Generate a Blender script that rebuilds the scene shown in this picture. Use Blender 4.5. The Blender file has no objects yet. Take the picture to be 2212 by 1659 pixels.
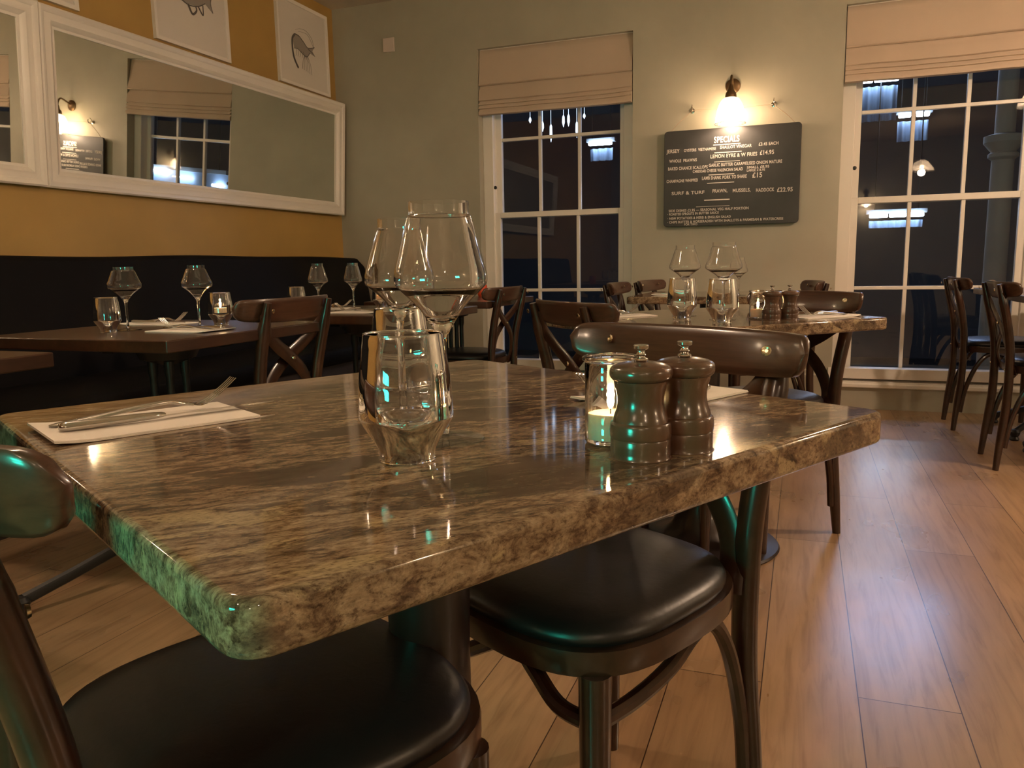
import bpy, math, random
from mathutils import Vector, Matrix
random.seed(7)
S = bpy.context.scene
C = S.collection
PI = math.pi

# ------------------------------------------------------------------ camera
F_PX, PITCH, ROLL, YAW = 1692.47, 0.15003, -0.0177618, 0.355633
cp, sp = math.cos(PITCH), math.sin(PITCH)
fwd = Vector((-math.sin(YAW)*cp, math.cos(YAW)*cp, -sp))
rt = Vector((math.cos(YAW), math.sin(YAW), 0))
up = rt.cross(fwd)
c_, s_ = math.cos(ROLL), math.sin(ROLL)
r2 = c_*rt + s_*up
u2 = -s_*rt + c_*up
cam = bpy.data.cameras.new('camera'); camo = bpy.data.objects.new('camera', cam); C.objects.link(camo)
M = Matrix((r2, u2, -fwd)).transposed().to_4x4(); M.translation = Vector((0, 0, 0.92))
camo.matrix_world = M
cam.sensor_width = 36; cam.lens = F_PX/2212*36; cam.clip_start = 0.02; cam.clip_end = 200
S.camera = camo

# ------------------------------------------------------------------ exposure, world
S.view_settings.view_transform = 'Standard'; S.view_settings.look = 'None'
S.view_settings.exposure = 1.85; S.view_settings.gamma = 1.0; S.view_settings.use_curve_mapping = False
W = bpy.data.worlds.new('night'); S.world = W; W.use_nodes = True
W.node_tree.nodes['Background'].inputs[0].default_value = (0.012, 0.016, 0.028, 1)
W.node_tree.nodes['Background'].inputs[1].default_value = 0.6

WARM = (1.0, 0.70, 0.48)
def point(name, loc, power, col=WARM, r=0.03):
    l = bpy.data.lights.new(name, 'POINT'); l.energy = power; l.color = col; l.shadow_soft_size = r
    o = bpy.data.objects.new(name, l); o.location = loc; C.objects.link(o); return o
def area(name, loc, rot, sx, sy, power, col):
    l = bpy.data.lights.new(name, 'AREA'); l.shape = 'RECTANGLE'; l.size = sx; l.size_y = sy; l.energy = power; l.color = col
    o = bpy.data.objects.new(name, l); o.location = loc; o.rotation_euler = rot; C.objects.link(o); return o
SCONCE_W = 2.6        # each wall sconce bulb
PENDANT_W = 21.0      # added ceiling pendants, out of view, that brighten the room

# ------------------------------------------------------------------ materials
def mat(name, col=(.5, .5, .5), rough=.5, metal=0, coat=0, coat_r=.1, spec=.5):
    m = bpy.data.materials.new(name); m.use_nodes = True
    b = m.node_tree.nodes['Principled BSDF']
    b.inputs['Base Color'].default_value = (*col, 1); b.inputs['Roughness'].default_value = rough
    b.inputs['Metallic'].default_value = metal
    b.inputs['Coat Weight'].default_value = coat; b.inputs['Coat Roughness'].default_value = coat_r
    b.inputs['Specular IOR Level'].default_value = spec
    return m
def nd(m, t, **kw):
    n = m.node_tree.nodes.new(t)
    for k, v in kw.items():
        if k in n.inputs: n.inputs[k].default_value = v
        else: setattr(n, k, v)
    return n
def lk(m, a, b): m.node_tree.links.new(a, b)
def ramp(m, fac, stops):
    r = nd(m, 'ShaderNodeValToRGB'); e = r.color_ramp.elements
    while len(e) < len(stops): e.new(0.5)
    for i, (p, c) in enumerate(stops): e[i].position = p; e[i].color = (*c, 1)
    lk(m, fac, r.inputs[0]); return r
def coords(m, scale=(1, 1, 1), kind='Object', loc=(0, 0, 0)):
    t = nd(m, 'ShaderNodeTexCoord'); mp = nd(m, 'ShaderNodeMapping')
    mp.inputs['Scale'].default_value = scale; mp.inputs['Location'].default_value = loc
    lk(m, t.outputs[kind], mp.inputs[0]); return mp.outputs[0]
def noise(m, vec, scale, detail=4, rough=.5, dist=0.):
    n = nd(m, 'ShaderNodeTexNoise'); n.inputs['Scale'].default_value = scale; n.inputs['Detail'].default_value = detail
    n.inputs['Roughness'].default_value = rough; n.inputs['Distortion'].default_value = dist
    lk(m, vec, n.inputs['Vector']); return n
def bump(m, fac, strength, dist=.001):
    b = nd(m, 'ShaderNodeBump'); b.inputs['Strength'].default_value = strength; b.inputs['Distance'].default_value = dist
    lk(m, fac, b.inputs['Height']); lk(m, b.outputs[0], m.node_tree.nodes['Principled BSDF'].inputs['Normal'])
def mixc(m, fac, a, b, kind='MIX'):
    n = nd(m, 'ShaderNodeMix'); n.data_type = 'RGBA'; n.blend_type = kind
    for src, i in ((fac, 0), (a, 6), (b, 7)):
        if isinstance(src, (int, float)): n.inputs[i].default_value = src
        elif isinstance(src, tuple): n.inputs[i].default_value = (*src, 1)
        else: lk(m, src, n.inputs[i])
    return n.outputs[2]
def bsdf(m): return m.node_tree.nodes['Principled BSDF']

def paint(name, col, rough=.6, amt=.06):
    m = mat(name, col, rough); v = coords(m)
    n = noise(m, v, 3, 3)
    d = tuple(x*(1-amt) for x in col); l = tuple(min(1, x*(1+amt)) for x in col)
    r = ramp(m, n.outputs[0], [(.3, d), (.7, l)]); lk(m, r.outputs[0], bsdf(m).inputs['Base Color'])
    f = noise(m, v, 260, 2); bump(m, f.outputs[0], .12, .0006); return m
SAGE = paint('sage_wall_paint', (.42, .40, .315), .55)
MUST = paint('mustard_wall_paint', (.43, .27, .075), .6)
CEIL = paint('ceiling_paint', (.66, .58, .48), .8)
WHITE = paint('white_gloss_paint', (.80, .76, .69), .35, .03)
REVEAL = WHITE

def granite():
    m = mat('granite', (.3, .22, .13), .065, spec=.42)
    t0 = coords(m); rot = nd(m, 'ShaderNodeMapping'); rot.inputs['Rotation'].default_value = (0, 0, math.radians(16)); lk(m, t0, rot.inputs[0])
    def cc(scale, loc=(0, 0, 0)):
        mp = nd(m, 'ShaderNodeMapping'); mp.inputs['Scale'].default_value = scale; mp.inputs['Location'].default_value = loc
        lk(m, rot.outputs[0], mp.inputs[0]); return mp.outputs[0]
    n1 = noise(m, cc((17, 50, 38)), 1.9, 12, .74, .45)
    c1 = ramp(m, n1.outputs[0], [(.33, (.045, .026, .017)), (.43, (.125, .080, .050)), (.50, (.24, .172, .110)), (.58, (.33, .250, .165)), (.70, (.47, .39, .28))])
    n2 = noise(m, cc((4.0, 13, 6), (3, 1, 2)), 1.8, 9, .66, .5)
    f2 = ramp(m, n2.outputs[0], [(.59, (0, 0, 0)), (.62, (.75, .75, .75))])
    a = mixc(m, f2.outputs[0], c1.outputs[0], (.43, .34, .20))
    n3 = noise(m, cc((3.2, 9, 5.5), (8, 5, 1)), 1.5, 9, .66, .5)
    f3 = ramp(m, n3.outputs[0], [(.52, (0, 0, 0)), (.56, (.72, .72, .72))])
    b = mixc(m, f3.outputs[0], a, (.070, .048, .036))
    n4 = noise(m, cc((70, 170, 110)), 2.4, 6, .7)
    sp4 = ramp(m, n4.outputs[0], [(.34, (.35, .30, .27)), (.46, (.88, .86, .84)), (.66, (1.15, 1.13, 1.08))])
    c = mixc(m, 1.0, b, sp4.outputs[0], 'MULTIPLY')
    lk(m, c, bsdf(m).inputs['Base Color']); return m
GRAN = granite()

def wood(name, dark, light, rough=.3, scale=(3, 3, .6), coat=.3, nscale=9):
    m = mat(name, light, rough, coat=coat, coat_r=.12); v = coords(m, scale)
    n = noise(m, v, nscale, 6, .6, .6); r = ramp(m, n.outputs[0], [(.3, dark), (.7, light)])
    lk(m, r.outputs[0], bsdf(m).inputs['Base Color']); return m
CHAIRW = wood('dark_bentwood', (.022, .009, .005), (.048, .019, .010), .28, (8, 8, 8), .4, 3)
RAILW = wood('dark_bentwood_rail', (.045, .019, .011), (.085, .038, .022), .3, (2, 30, 60), .4, 2)
TABW = wood('walnut_table_wood', (.028, .012, .007), (.058, .025, .013), .3, (8, 1.2, 8), .25, 5)
MILLW = wood('turned_mill_wood', (.075, .036, .021), (.115, .056, .033), .24, (6, 6, 2), .5, 4)
BRASS = mat('screw_metal', (.75, .65, .45), .25, 1)
CHROME = mat('polished_steel', (.58, .56, .53), .14, 1)
IRON = mat('black_cast_iron', (.012, .012, .013), .38)
BASEM = mat('brown_black_powder_coat', (.022, .014, .012), .35, coat=.2)
LEATH = mat('black_leather', (.011, .009, .009), .36, spec=.5)
_v = coords(LEATH); _n = noise(LEATH, _v, 55, 5, .6, .8); bump(LEATH, _n.outputs[0], .25, .0015)
BANQ = mat('banquette_leather', (.004, .0035, .0035), .7, spec=.15)
PAPER = mat('napkin_paper', (.88, .84, .77), .85); _v = coords(PAPER); _n = noise(PAPER, _v, 300, 2); bump(PAPER, _n.outputs[0], .3, .0005)
FRAMEP = mat('picture_paper', (.70, .66, .60), .7)
FRAMEW = mat('picture_frame_white', (.82, .78, .72), .4)
INK = mat('pencil_ink', (.10, .09, .085), .8)
INKL = mat('pencil_grey', (.30, .27, .24), .8)
SLATE = mat('chalkboard_paint', (.035, .035, .032), .5); _v = coords(SLATE); _n = noise(SLATE, _v, 4, 5)
_r = ramp(SLATE, _n.outputs[0], [(.3, (.028, .029, .027)), (.75, (.05, .047, .045))]); lk(SLATE, _r.outputs[0], bsdf(SLATE).inputs['Base Color'])
CHALK = mat('chalk', (.62, .57, .50), .9)
CORD = mat('cord', (.45, .36, .26), .8)
LINEN = mat('blind_linen', (.57, .46, .36), .9); _v = coords(LINEN, (1, 1, 1)); _n = noise(LINEN, _v, 420, 2); bump(LINEN, _n.outputs[0], .35, .0008)
MIRROR = mat('mirror_silver', (.80, .82, .78), .015, 1)
GLASS = mat('clear_glass', (1, 1, 1), 0.0); bsdf(GLASS).inputs['Transmission Weight'].default_value = 1; bsdf(GLASS).inputs['IOR'].default_value = 1.5
WAX = mat('candle_wax', (.75, .60, .42), .5); bsdf(WAX).inputs['Subsurface Weight'].default_value = .4; bsdf(WAX).inputs['Subsurface Radius'].default_value = (.02, .01, .005)
PLASTIC = mat('white_plastic', (.68, .58, .52), .5)
RUBBER = mat('dark_glide', (.02, .02, .02), .6)
BRONZE = mat('aged_bronze', (.16, .10, .05), .4, .8)

def emis(name, col, strength):
    m = bpy.data.materials.new(name); m.use_nodes = True; t = m.node_tree
    t.nodes.remove(t.nodes['Principled BSDF']); e = t.nodes.new('ShaderNodeEmission')
    e.inputs[0].default_value = (*col, 1); e.inputs[1].default_value = strength
    t.links.new(e.outputs[0], t.nodes['Material Output'].inputs[0]); return m
FLAME = emis('flame', (1, .62, .25), 30)
BULB = emis('warm_bulb', (1, .74, .46), 26)
LED = emis('cool_led_tube', (.62, .78, 1.0), 12)
TEAL = emis('teal_led', (.03, .90, .62), 15)

def thin_glass(name, tint=(1, 1, 1), ior=1.45, rough=.0):
    m = bpy.data.materials.new(name); m.use_nodes = True; t = m.node_tree
    t.nodes.remove(t.nodes['Principled BSDF'])
    lw = t.nodes.new('ShaderNodeLayerWeight'); pw = t.nodes.new('ShaderNodeMath'); pw.operation = 'POWER'; pw.inputs[1].default_value = 5
    t.links.new(lw.outputs['Facing'], pw.inputs[0]); f = t.nodes.new('ShaderNodeMath'); f.operation = 'MULTIPLY_ADD'; f.inputs[1].default_value = .92; f.inputs[2].default_value = .045
    t.links.new(pw.outputs[0], f.inputs[0])
    tr = t.nodes.new('ShaderNodeBsdfTransparent'); tr.inputs[0].default_value = (*tint, 1)
    g = t.nodes.new('ShaderNodeBsdfGlossy'); g.inputs['Roughness'].default_value = rough
    x = t.nodes.new('ShaderNodeMixShader'); t.links.new(f.outputs[0], x.inputs[0]); t.links.new(tr.outputs[0], x.inputs[1]); t.links.new(g.outputs[0], x.inputs[2])
    t.links.new(x.outputs[0], t.nodes['Material Output'].inputs[0]); return m
PANE = thin_glass('window_pane_glass', (.93, .95, .96))
def shade_glass():
    m = bpy.data.materials.new('ribbed_shade_glass'); m.use_nodes = True; t = m.node_tree
    t.nodes.remove(t.nodes['Principled BSDF'])
    tr = t.nodes.new('ShaderNodeBsdfTransparent'); tr.inputs[0].default_value = (.95, .93, .9, 1)
    tl = t.nodes.new('ShaderNodeBsdfTranslucent'); tl.inputs[0].default_value = (.95, .9, .82, 1)
    g = t.nodes.new('ShaderNodeBsdfGlossy'); g.inputs['Roughness'].default_value = .08
    f = t.nodes.new('ShaderNodeFresnel'); f.inputs[0].default_value = 1.5
    x = t.nodes.new('ShaderNodeMixShader'); x.inputs[0].default_value = .4
    y = t.nodes.new('ShaderNodeMixShader')
    t.links.new(tr.outputs[0], x.inputs[1]); t.links.new(tl.outputs[0], x.inputs[2])
    t.links.new(f.outputs[0], y.inputs[0]); t.links.new(x.outputs[0], y.inputs[1]); t.links.new(g.outputs[0], y.inputs[2])
    t.links.new(y.outputs[0], t.nodes['Material Output'].inputs[0]); return m
SHADE = shade_glass()

def floor_mat():
    m = mat('oak_planks', (.3, .17, .08), .3, coat=.25, coat_r=.18)
    t = nd(m, 'ShaderNodeTexCoord'); sx = nd(m, 'ShaderNodeSeparateXYZ'); lk(m, t.outputs['Object'], sx.inputs[0])
    ad = nd(m, 'ShaderNodeMath', operation='ADD'); ad.inputs[1].default_value = .055+1.95*4; lk(m, sx.outputs[0], ad.inputs[0])
    ay = nd(m, 'ShaderNodeMath', operation='ADD'); ay.inputs[1].default_value = 20; lk(m, sx.outputs[1], ay.inputs[0])
    cb = nd(m, 'ShaderNodeCombineXYZ'); lk(m, ay.outputs[0], cb.inputs[0]); lk(m, ad.outputs[0], cb.inputs[1])
    def brick(mortar, c1, c2):
        b = nd(m, 'ShaderNodeTexBrick'); b.offset = .37; b.offset_frequency = 2
        for k, v in (('Scale', 1.0), ('Mortar Size', mortar), ('Mortar Smooth', .1), ('Brick Width', 1.55), ('Row Height', .195)): b.inputs[k].default_value = v
        b.inputs['Color1'].default_value = (*c1, 1); b.inputs['Color2'].default_value = (*c2, 1); b.inputs['Mortar'].default_value = (.05, .025, .012, 1)
        lk(m, cb.outputs[0], b.inputs['Vector']); return b
    b = brick(.0012, (.33, .205, .110), (.42, .275, .155))
    v = coords(m, (22, 1.6, 1)); n = noise(m, v, 2.0, 8, .6, .9)
    g = ramp(m, n.outputs[0], [(.30, (.74, .70, .66)), (.5, (1, 1, 1)), (.7, (1.1, 1.1, 1.1))])
    c = mixc(m, 1.0, b.outputs['Color'], g.outputs[0], 'MULTIPLY')
    v3 = coords(m, (1, .6, 1)); n3 = noise(m, v3, 2.2, 4, .6)
    g3 = ramp(m, n3.outputs[0], [(.3, (.8, .8, .8)), (.7, (1.1, 1.1, 1.1))])
    c = mixc(m, 1.0, c, g3.outputs[0], 'MULTIPLY')
    lk(m, c, bsdf(m).inputs['Base Color'])
    rr = ramp(m, n3.outputs[0], [(.3, (.24, .24, .24)), (.7, (.38, .38, .38))]); lk(m, rr.outputs[0], bsdf(m).inputs['Roughness'])
    bump(m, b.outputs['Fac'], -.3, .001); return m
FLOOR = floor_mat()

# ------------------------------------------------------------------ mesh builder
class MB:
    def __init__(s): s.v = []; s.f = []
    def box(s, lo, hi, mtx=None):
        i = len(s.v)
        for z in (lo[2], hi[2]):
            for x, y in ((lo[0], lo[1]), (hi[0], lo[1]), (hi[0], hi[1]), (lo[0], hi[1])):
                p = Vector((x, y, z)); s.v.append(mtx @ p if mtx else p)
        s.f += [(i+3, i+2, i+1, i), (i+4, i+5, i+6, i+7)] + [(i+a, i+(a+1) % 4, i+4+(a+1) % 4, i+4+a) for a in range(4)]
        return s
    def loops(s, rings, cap0=True, cap1=True, closed=False):
        i = len(s.v); n = len(rings[0])
        for r in rings: s.v += [Vector(p) for p in r]
        m = len(rings)
        for a in range(m if closed else m-1):
            b = (a+1) % m
            for k in range(n):
                k2 = (k+1) % n; s.f.append((i+a*n+k, i+a*n+k2, i+b*n+k2, i+b*n+k))
        if not closed:
            if cap0: s.f.append(tuple(i+k for k in reversed(range(n))))
            if cap1: s.f.append(tuple(i+(m-1)*n+k for k in range(n)))
        return s
    def lathe(s, prof, seg=32, c=(0, 0, 0), rib=0, nr=0, closed=False, cap=True):
        rings = []
        for r, z in prof:
            ring = []
            for k in range(seg):
                a = 2*PI*k/seg; q = max(r, 1e-4)*(1+(rib*math.cos(nr*a) if rib else 0))
                ring.append((c[0]+q*math.cos(a), c[1]+q*math.sin(a), c[2]+z))
            rings.append(ring)
        return s.loops(rings, cap, cap, closed)
    def sweep(s, pts, rad, seg=10, side=None, cap=True, closed=False):
        # rad: number, (a,b) or list; a along 'side', b across it
        pts = [Vector(p) for p in pts]; n = len(pts); rings = []; prev = None
        for i, p in enumerate(pts):
            if closed: t = pts[(i+1) % n]-pts[i-1]
            else: t = pts[min(i+1, n-1)]-pts[max(i-1, 0)]
            t.normalize()
            sd = Vector(side) if side is not None else (prev if prev is not None else (Vector((0, 0, 1)) if abs(t.z) < .9 else Vector((1, 0, 0))))
            u = sd - t*sd.dot(t); u.normalize(); w = t.cross(u); prev = u
            r = rad[i] if isinstance(rad, list) else rad
            a, b = r if isinstance(r, tuple) else (r, r)
            if seg == 4: ring = [p+u*a+w*b, p-u*a+w*b, p-u*a-w*b, p+u*a-w*b]
            else: ring = [p+u*a*math.cos(2*PI*k/seg)+w*b*math.sin(2*PI*k/seg) for k in range(seg)]
            rings.append(ring)
        return s.loops(rings, cap, cap, closed)
    def prism(s, out, z0, z1, mtx=None):
        a = [Vector((x, y, z0)) for x, y in out]; b = [Vector((x, y, z1)) for x, y in out]
        if mtx: a = [mtx @ p for p in a]; b = [mtx @ p for p in b]
        return s.loops([a, b])
    def build(s, name, m, parent=None, bevel=0, sharp=35, bseg=2, loc=None):
        me = bpy.data.meshes.new(name); me.from_pydata([tuple(v) for v in s.v], [], s.f); me.update()
        import bmesh
        bm = bmesh.new(); bm.from_mesh(me); bmesh.ops.recalc_face_normals(bm, faces=bm.faces); bm.to_mesh(me); bm.free()
        me.materials.append(m); me.shade_smooth(); me.set_sharp_from_angle(angle=math.radians(sharp))
        o = bpy.data.objects.new(name, me); C.objects.link(o)
        if parent: o.parent = parent
        if loc: o.location = loc
        if bevel:
            b = o.modifiers.new('bevel', 'BEVEL'); b.width = bevel; b.segments = bseg; b.limit_method = 'ANGLE'; b.angle_limit = math.radians(40)
        return o
def spline(pts, n=8):
    P = [Vector(p) for p in pts]; P = [2*P[0]-P[1]]+P+[2*P[-1]-P[-2]]; out = []
    for i in range(1, len(P)-2):
        a, b, c, d = P[i-1:i+3]
        for k in range(n):
            t = k/n; out.append(.5*((2*b)+(c-a)*t+(2*a-5*b+4*c-d)*t*t+(3*b-a-3*c+d)*t*t*t))
    out.append(P[-2].copy()); return out
def thing(name, label, cat, loc=(0, 0, 0), rz=0, group=None):
    o = bpy.data.objects.new(name, None); C.objects.link(o); o.empty_display_size = .05
    o.location = loc; o.rotation_euler = (0, 0, rz); o['label'] = label; o['category'] = cat
    if group: o['group'] = group
    return o
def tag(o, label, cat, group=None):
    o['label'] = label; o['category'] = cat
    if group: o['group'] = group
    return o
def struct(o): o['kind'] = 'structure'; return o
def dup(root, loc, rz, label, group=None):
    r = root.copy(); C.objects.link(r); r.location = loc; r.rotation_euler = (0, 0, rz); r['label'] = label
    if group: r['group'] = group
    elif 'group' in r: del r['group']
    for ch in list(root.children):
        c = ch.copy(); C.objects.link(c); c.parent = r
        for g in list(ch.children):
            d = g.copy(); C.objects.link(d); d.parent = c
    return r
def rrect(hx, hy, r, n=6):
    out = []
    for cx, cy, a0 in ((hx-r, hy-r, 0), (-hx+r, hy-r, PI/2), (-hx+r, -hy+r, PI), (hx-r, -hy+r, 1.5*PI)):
        for k in range(n+1):
            a = a0+PI/2*k/n; out.append((cx+r*math.cos(a), cy+r*math.sin(a)))
    return out

# ------------------------------------------------------------------ room shell
XL, XR, YB, YF, ZC = -3.305, 3.6, 5.25, -3.4, 2.79
struct(MB().box((XL-.2, YF-.2, -.1), (XR+.2, YB+.19, 0)).build('floor', FLOOR))
struct(MB().box((XL-.2, YF-.2, ZC), (XR+.2, YB+.19, ZC+.1)).build('ceiling', CEIL))
struct(MB().box((XL-.2, YF-.2, 0), (XL, YB+.19, ZC)).build('wall_left', MUST))
struct(MB().box((XR, YF-.2, 0), (XR+.2, YB+.19, ZC)).build('wall_right', SAGE))
struct(MB().box((XL, YF-.2, 0), (XR, YF, ZC)).build('wall_front', SAGE))
WINS = [(-2.165, -1.08), (.183, 1.268), (2.40, 3.485)]
WZ0, WZ1 = .145, 2.396
wb = MB(); xs = [XL]+[v for w in WINS for v in w]+[XR]; TH = .19
for i in range(0, len(xs), 2): wb.box((xs[i], YB, 0), (xs[i+1], YB+TH, ZC))
for a, b in WINS: wb.box((a, YB, WZ1), (b, YB+TH, ZC)); wb.box((a, YB, 0), (b, YB+TH, WZ0))
struct(wb.build('wall_back', SAGE))
def baseboard(name, x0, x1):
    b = MB(); y = YB
    prof = [(0, 0), (-.016, 0), (-.016, .17), (-.020, .178), (-.020, .205), (-.012, .215), (-.010, .235), (0, .24)]
    b.loops([[(x0, y+p[0], p[1]) for p in prof], [(x1, y+p[0], p[1]) for p in prof]])
    return struct(b.build(name, SAGE, sharp=30))
baseboard('baseboard_back', XL, -2.19); baseboard('baseboard_middle', -1.055, .158); baseboard('baseboard_right', 1.293, XR)

def window(name, x0, x1):
    w = x1-x0; yb = YB+.085
    b = MB()   # box frame lining the reveal
    b.box((x0, yb-.01, WZ0), (x0+.075, yb+.10, WZ1)); b.box((x1-.075, yb-.01, WZ0), (x1, yb+.10, WZ1))
    b.box((x0+.075, yb-.01, WZ1-.06), (x1-.075, yb+.10, WZ1)); b.box((x0+.075, yb-.02, WZ0), (x1-.075, yb+.10, WZ0+.05))
    fr = struct(b.build(name, WHITE, bevel=.004))
    ix0, ix1 = x0+.072, x1-.072
    def sash(z0, z1, y, nm, mt, mb_):
        s = MB(); st = .042
        s.box((ix0, y, z0), (ix0+st, y+.04, z1)); s.box((ix1-st, y, z0), (ix1, y+.04, z1))
        s.box((ix0+st, y, z1-mt), (ix1-st, y+.04, z1)); s.box((ix0+st, y, z0), (ix1-st, y+.04, z0+mb_))
        gx0, gx1 = ix0+st, ix1-st; gz0, gz1 = z0+mb_, z1-mt
        for k in (1, 2):
            xc = gx0+(gx1-gx0)*k/3; s.box((xc-.011, y+.006, gz0), (xc+.011, y+.034, gz1))
        zc = (gz0+gz1)/2; s.box((gx0, y+.005, zc-.011), (gx1, y+.035, zc+.011))
        o = s.build(nm, WHITE, fr, bevel=.003)
        MB().box((gx0-.005, y+.018, gz0-.005), (gx1+.005, y+.021, gz1+.005)).build('pane', PANE, o)
        return o
    sash(WZ0+.03, 1.295, yb+.012, 'lower_sash', .038, .055)
    sash(1.256, WZ1-.04, yb+.056, 'upper_sash', .045, .038)
    k = MB().lathe([(.012, 0), (.012, .004), (.004, .006)], 12); k.v = [Vector((x0+.085+v.x, yb+.0-v.z, 1.47+v.y)) for v in k.v]
    k.build('sash_pulley', IRON, fr)
    # inner sill board standing proud of the wall
    s = MB(); prof = [(.09, 0), (-.025, 0), (-.03, .006), (-.03, .024), (-.022, .03), (-.022, .038), (.09, .05)]
    s = MB().loops([[(x0-.02, YB+p[0], WZ0-.01+p[1]) for p in prof], [(x1+.02, YB+p[0], WZ0-.01+p[1]) for p in prof]])
    s.box((x0-.02, YB-.016, .19-.0), (x1+.02, YB+.08, .255))
    s.build('sill', WHITE, fr, bevel=.003)
    return fr
for i, (a, b) in enumerate(WINS): window('window_%d' % (i+1), a, b)

def blind(x0, x1, label, seed):
    random.seed(seed)
    t = thing('roman_blind', label, 'blind', ((x0+x1)/2, YB+.04, 1.955))
    hw = (x1-x0)/2-.006; N = 28
    # profile (y offset toward the room is negative), z above bottom
    prof = [(.0, .44), (-.006, .436), (-.010, .40), (-.022, .30), (-.042, .215), (-.046, .205), (-.038, .198), (-.020, .200), (-.020, .188), (-.038, .165), (-.050, .105), (-.052, .100), (-.046, .096), (-.034, .096),
            (-.034, .090), (-.054, .076), (-.054, .070), (-.038, .068), (-.038, .063), (-.057, .050), (-.057, .044), (-.041, .042), (-.041, .036), (-.058, .022), (-.056, .002), (-.036, 0), (-.02, 0), (-.012, .02), (-.008, .2), (0, .43)]
    rings = []
    for k in range(N+1):
        x = -hw+2*hw*k/N; u = k/N
        sag = .006*math.sin(PI*u)
        wv = .004*math.sin(u*9+seed)+.003*math.sin(u*21+seed*2)
        rings.append([(x, y+(wv*(1-z/.44)*1.4 if y < -.015 else 0), z-sag*(1-z/.44)*(1 if z > .01 else .5)) for y, z in prof])
    MB().loops(rings).build('fabric', LINEN, t, sharp=60)
    MB().box((-hw, -.004, .425), (hw, .03, .441)).build('headrail', WHITE, t)
    return t
blind(-2.165, -1.08, 'cream linen roman blind half lowered over the window left of the chalkboard', 1)
blind(.183, 1.268, 'cream linen roman blind half lowered over the window right of the chalkboard', 4)
blind(2.40, 3.485, 'cream linen roman blind on the window furthest to the right', 6)

# ------------------------------------------------------------------ outside (night)
struct(MB().box((-12, YB+.20, -.6), (14, 18, -.5)).build('ground_outside', mat('wet_paving', (.03, .032, .035), .3)))
dark = paint('night_render', (.10, .105, .12), .8)
b = MB().box((-9, 12.5, -.5), (12, 12.8, 7)).build('building', dark); tag(b, 'dark building across the terrace beyond the windows', 'building')
CANZ = 3.4
o = MB().box((-6, 5.62, CANZ), (7, 10.2, CANZ+.12)).build('terrace_canopy', mat('canopy_dark', (.05, .05, .055), .7)); tag(o, 'dark terrace canopy roof outside the windows', 'canopy')
CORR = mat('corrugated_panel', (.16, .21, .30), .4)
def px_at(px, py, Y):   # a point of the photograph at distance Y along the room
    d = fwd+(px-1106)/F_PX*r2-(py-829.5)/F_PX*u2
    return Vector((0, 0, .92))+d*(Y/d.y)
def canopy_light(pxa, pya, pxb, pyb, hpx, label, Y, splits, rod=False):
    a = px_at(pxa, pya, Y); bb = px_at(pxb, pyb, Y); w = bb.x-a.x; z = (a.z+bb.z)/2
    h = hpx*Y/F_PX*.97
    t = thing('batten_light', label, 'light', ((a.x+bb.x)/2, Y, z), 0, 'cold lights outside')
    MB().box((-w/2-.03, .0, .02), (w/2+.03, .09, .06)).build('housing', mat('batten_grey', (.3, .32, .35), .5), t)
    for rx in (-w*.4, w*.4): MB().lathe([(.006, .06), (.006, CANZ-z)], 8, (rx, .045, 0)).build('hanging_rod', RUBBER, t)
    for s0, s1 in splits:
        MB().box((-w/2+w*s0, -.03, -.022), (-w/2+w*s1, .02, .018)).build('tube', LED, t, bevel=.01)
    c = MB(); n = max(8, int(w/.012)); ring0 = []; ring1 = []
    for k in range(n+1):
        xx = -w/2+w*k/n; yy = .06+.02*math.sin(xx/.075*2*PI)
        ring0.append((xx, yy, -.05)); ring1.append((xx, yy, -.05-h))
    i = 0
    vv = [(p[0], p[1], p[2]) for p in ring0]+[(p[0], p[1], p[2]) for p in ring1]+[(p[0], p[1]+.006, p[2]) for p in ring0]+[(p[0], p[1]+.006, p[2]) for p in ring1]
    m = n+1; c.v = [Vector(p) for p in vv]
    for k in range(n): c.f += [(k, k+1, m+k+1, m+k), (2*m+k+1, 2*m+k, 3*m+k, 3*m+k+1)]
    c.build('corrugated_panel', CORR, t, sharp=80)
    return t
canopy_light(1858, 175, 1942, 170, 66, 'long cold batten light over a corrugated panel, topmost in the right window', 9.0, [(0, .33), (.37, 1)])
canopy_light(1941, 250, 2008, 246, 38, 'short cold batten light in the second pane row of the right window', 9.3, [(0, .4), (.58, 1)])
canopy_light(1878, 468, 1996, 461, 14, 'low cold batten light just under the meeting rail of the right window', 9.0, [(0, .34), (.37, .68), (.73, 1)])
canopy_light(1272, 311, 1322, 308, 26, 'cold batten light seen through the right column of the left window', 9.0, [(0, 1)])
ICI = ['long one in the middle pane', 'fifth from the left', 'sixth from the left', 'last but one on the right', 'rightmost', 'leftmost', 'second from the left']
# glass droplets hanging outside the left window
for k, (x, y, L) in enumerate([(1190, 268, 38), (1217, 248, 26), (1228, 246, 26), (1246, 262, 34), (1262, 244, 12), (1145, 252, 14), (1172, 262, 22)]):
    p = px_at(x, y, 8.2); h = L*8.2/F_PX
    o = MB().lathe([(.002, CANZ-p.z), (.002, 0), (.012, -.02), (.015, -h*.6), (.002, -h)], 6).build('hanging_icicle_light', emis('icicle%d' % k, (.6, .75, 1), .9) if k == 0 else bpy.data.materials['icicle0'], loc=p)
    tag(o, ICI[k]+' of the pale icicle lights hanging outside the left window', 'light', 'icicle lights outside the left window')
def bar_world(x0, x1, Y, z, h, label, splits):
    a = Vector((x0, Y, z)) ; return a
t = thing('batten_light', 'cold batten light on the outer wall between the windows, seen only in the mirror', 'light', (-.69, 6.3, 1.55), 0, 'cold lights outside')
MB().box((-.52, 0, .02), (.52, .08, .06)).build('housing', bpy.data.materials['batten_grey'], t)
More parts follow.
